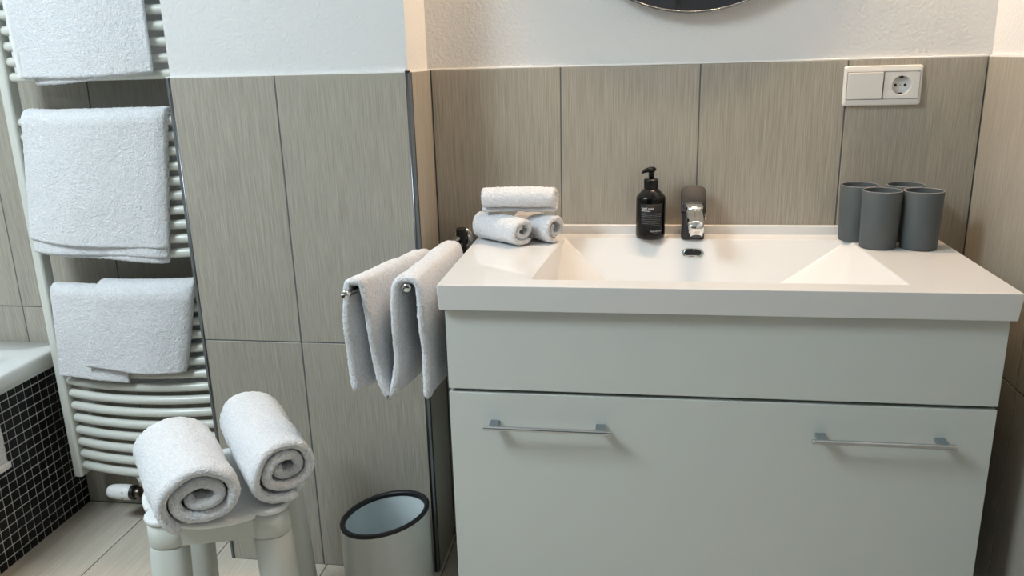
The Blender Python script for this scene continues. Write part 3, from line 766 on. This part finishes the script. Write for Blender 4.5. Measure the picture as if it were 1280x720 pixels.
bm = bmesh.new(); R_ = [ringz(bm, RB+.0002, lambda x, y: zt(x, y)-.0035), ringz(bm, RB+.0008, lambda x, y: zt(x, y)+.002), ringz(bm, RB-.001, lambda x, y: zt(x, y)+.004), ringz(bm, RB-.0085, lambda x, y: zt(x, y)+.0035), ringz(bm, RB-.0105, lambda x, y: zt(x, y)+.001), ringz(bm, RB-.0105, lambda x, y: zt(x, y)-.006)]
strips(bm, R_); link('rim', bm, 'bin_rim', bn, True)
bm = bmesh.new(); R_ = [ringz(bm, RB-.0095, lambda x, y: zt(x, y)-.002), ringz(bm, RB-.011, lambda x, y: .02), ringz(bm, RB-.02, lambda x, y: .012)]
strips(bm, R_); bm.faces.new(R_[-1]); link('inner_bucket', bm, 'bin_in', bn, True)

# ================================================================== SWITCH AND SOCKET
sw = thing('switch_socket_plate', 'white double wall plate with rocker switch and round power socket', 'socket', (.6691, -.0005, 1.1279))
def W2(bm): return xform(bm, Matrix.Rotation(PI/2, 4, 'X'))     # xy drawing -> wall plane, z -> -y
def frame_plate():
    bm = bmesh.new(); levels = [(.1536, .0808, .005, 0), (.1536, .0808, .005, .004), (.1500, .0775, .005, .0085), (.1445, .0635, .003, .0098), (.1432, .0562, .0015, .0098), (.1432, .0562, .0015, .004)]
    rs = [[bm.verts.new((x, y, z)) for x, y in rrect(a, b, r, 5)] for a, b, r, z in levels]
    strips(bm, rs); bm.faces.new(rs[0][::-1]); bmesh.ops.recalc_face_normals(bm, faces=bm.faces)
    return W2(bm)
link('frame', frame_plate(), 'switch', sw)
g_ = bmesh.new()
strips(g_, [[g_.verts.new((x, y, z)) for x, y in rrect(a, b, .001, 3)] for a, b, z in ((.1434, .0564, .0035), (.1434, .0564, .0050), (.1370, .0510, .0050), (.1370, .0510, .0035))])
box(g_, -.0012, .0016, -.027, .027, .0035, .005); bmesh.ops.recalc_face_normals(g_, faces=g_.faces)
link('gap', W2(g_), 'grout', sw)
rk = prism(rrect(.0695, .0542, .0012), .004, .0128, .0012); 
for v in rk.verts:
    if v.co.z > .008: v.co.z += -.0012 + .0024*(v.co.y/.027*.5+.5)
rk_o = link('rocker', W2(xform(rk, Matrix.Translation((-.0357, 0, 0)))), 'switch', sw)
def socket_face():
    bm = bmesh.new(); n = 48; ox = .0360; w2, h2 = .0345, .0270; zf = .0105
    def sq(a):
        c, s = math.cos(a), math.sin(a); k = min(w2/max(abs(c), 1e-6), h2/max(abs(s), 1e-6)); return c*k, s*k
    R = .0195
    A = [bm.verts.new((ox+sq(2*PI*i/n)[0], sq(2*PI*i/n)[1], .004)) for i in range(n)]
    B = [bm.verts.new((ox+sq(2*PI*i/n)[0], sq(2*PI*i/n)[1], zf)) for i in range(n)]
    C = [bm.verts.new((ox+R*math.cos(2*PI*i/n), R*math.sin(2*PI*i/n), zf)) for i in range(n)]
    C2 = [bm.verts.new((ox+(R-.0006)*math.cos(2*PI*i/n), (R-.0006)*math.sin(2*PI*i/n), zf-.001)) for i in range(n)]
    D = [bm.verts.new((ox+(R-.0015)*math.cos(2*PI*i/n), (R-.0015)*math.sin(2*PI*i/n), .0006)) for i in range(n)]
    strips(bm, [A, B, C, C2, D]); bm.faces.new(D); bmesh.ops.recalc_face_normals(bm, faces=bm.faces)
    return W2(bm)
so = link('socket_insert', socket_face(), 'socket', sw)
for px in (-.0095, .0095):
    link('pin_hole', W2(xform(lathe([(.0029, 0), (.0029, .0006)], 20), Matrix.Translation((.0360+px, 0, .0005)))), 'black', so)
link('centre_screw', W2(xform(lathe([(.0026, 0), (.0026, .0008), (.0015, .0014)], 16), Matrix.Translation((.0360, 0, .0005)))), 'satin', so)
for s in (-1, 1):
    link('earth_clip', W2(bx(.0360-.0035, .0360+.0035, s*.0172-.0022, s*.0172+.0022, .0004, .007)), 'black', so)

# ================================================================== MIRROR AND ITS LAMP
mr_ = thing('round_mirror', 'round wall mirror with thin metal rim above the washbasin', 'mirror', (.2813, -.004, 1.2824))
mm = Matrix.Translation((0, 0, .31)) @ Matrix.Rotation(PI/2, 4, 'X')
link('back_board', xform(lathe([(.28, -.010), (.28, .012)], 96), mm), 'black', mr_, True)
link('mirror_glass', xform(lathe([(.3060, .012), (.3060, .0165)], 128), mm), 'mirror', mr_)
weighted(link('rim', xform(lathe([(.3055, .011), (.3100, .011), (.3100, .0185), (.3060, .0185), (.3055, .0165), (.3055, .011)], 128, False), mm), 'satin', mr_), .0003, 1)
lp = thing('mirror_lamp', 'wall lamp with warm tube above the round mirror', 'lamp', (.33, TH-.001, 2.06))
link('lamp_base', bx(-.06, .06, -.03, -.001, -.03, .03, bev=.004), 'satin', lp)
link('arm', tube([(0, -.028, 0), (0, -.105, 0)], .008, 12), 'satin', lp, True)
link('diffuser', tube([(-.24, -.12, 0), (.24, -.12, 0)], .020, 20), 'lamp_glow', lp, True)
bm = bmesh.new(); R_ = []
for rr in (.034, .036):
    R_.append([[bm.verts.new((x, -.12 - rr*math.cos(a), rr*math.sin(a))) for a in np.linspace(math.radians(-62), math.radians(110), 15)] for x in (-.25, .25)])
for (A, B) in R_:
    for i in range(14): bm.faces.new((A[i], A[i+1], B[i+1], B[i]))
for e in (0, 1):
    for i in range(14): bm.faces.new((R_[0][e][i], R_[0][e][i+1], R_[1][e][i+1], R_[1][e][i]))
for i in (0, 14): bm.faces.new((R_[0][0][i], R_[0][1][i], R_[1][1][i], R_[1][0][i]))
bmesh.ops.recalc_face_normals(bm, faces=bm.faces)
link('added_light_baffle', bm, 'satin', lp)  # unseen shell added to keep warm lamp light from spilling into the room
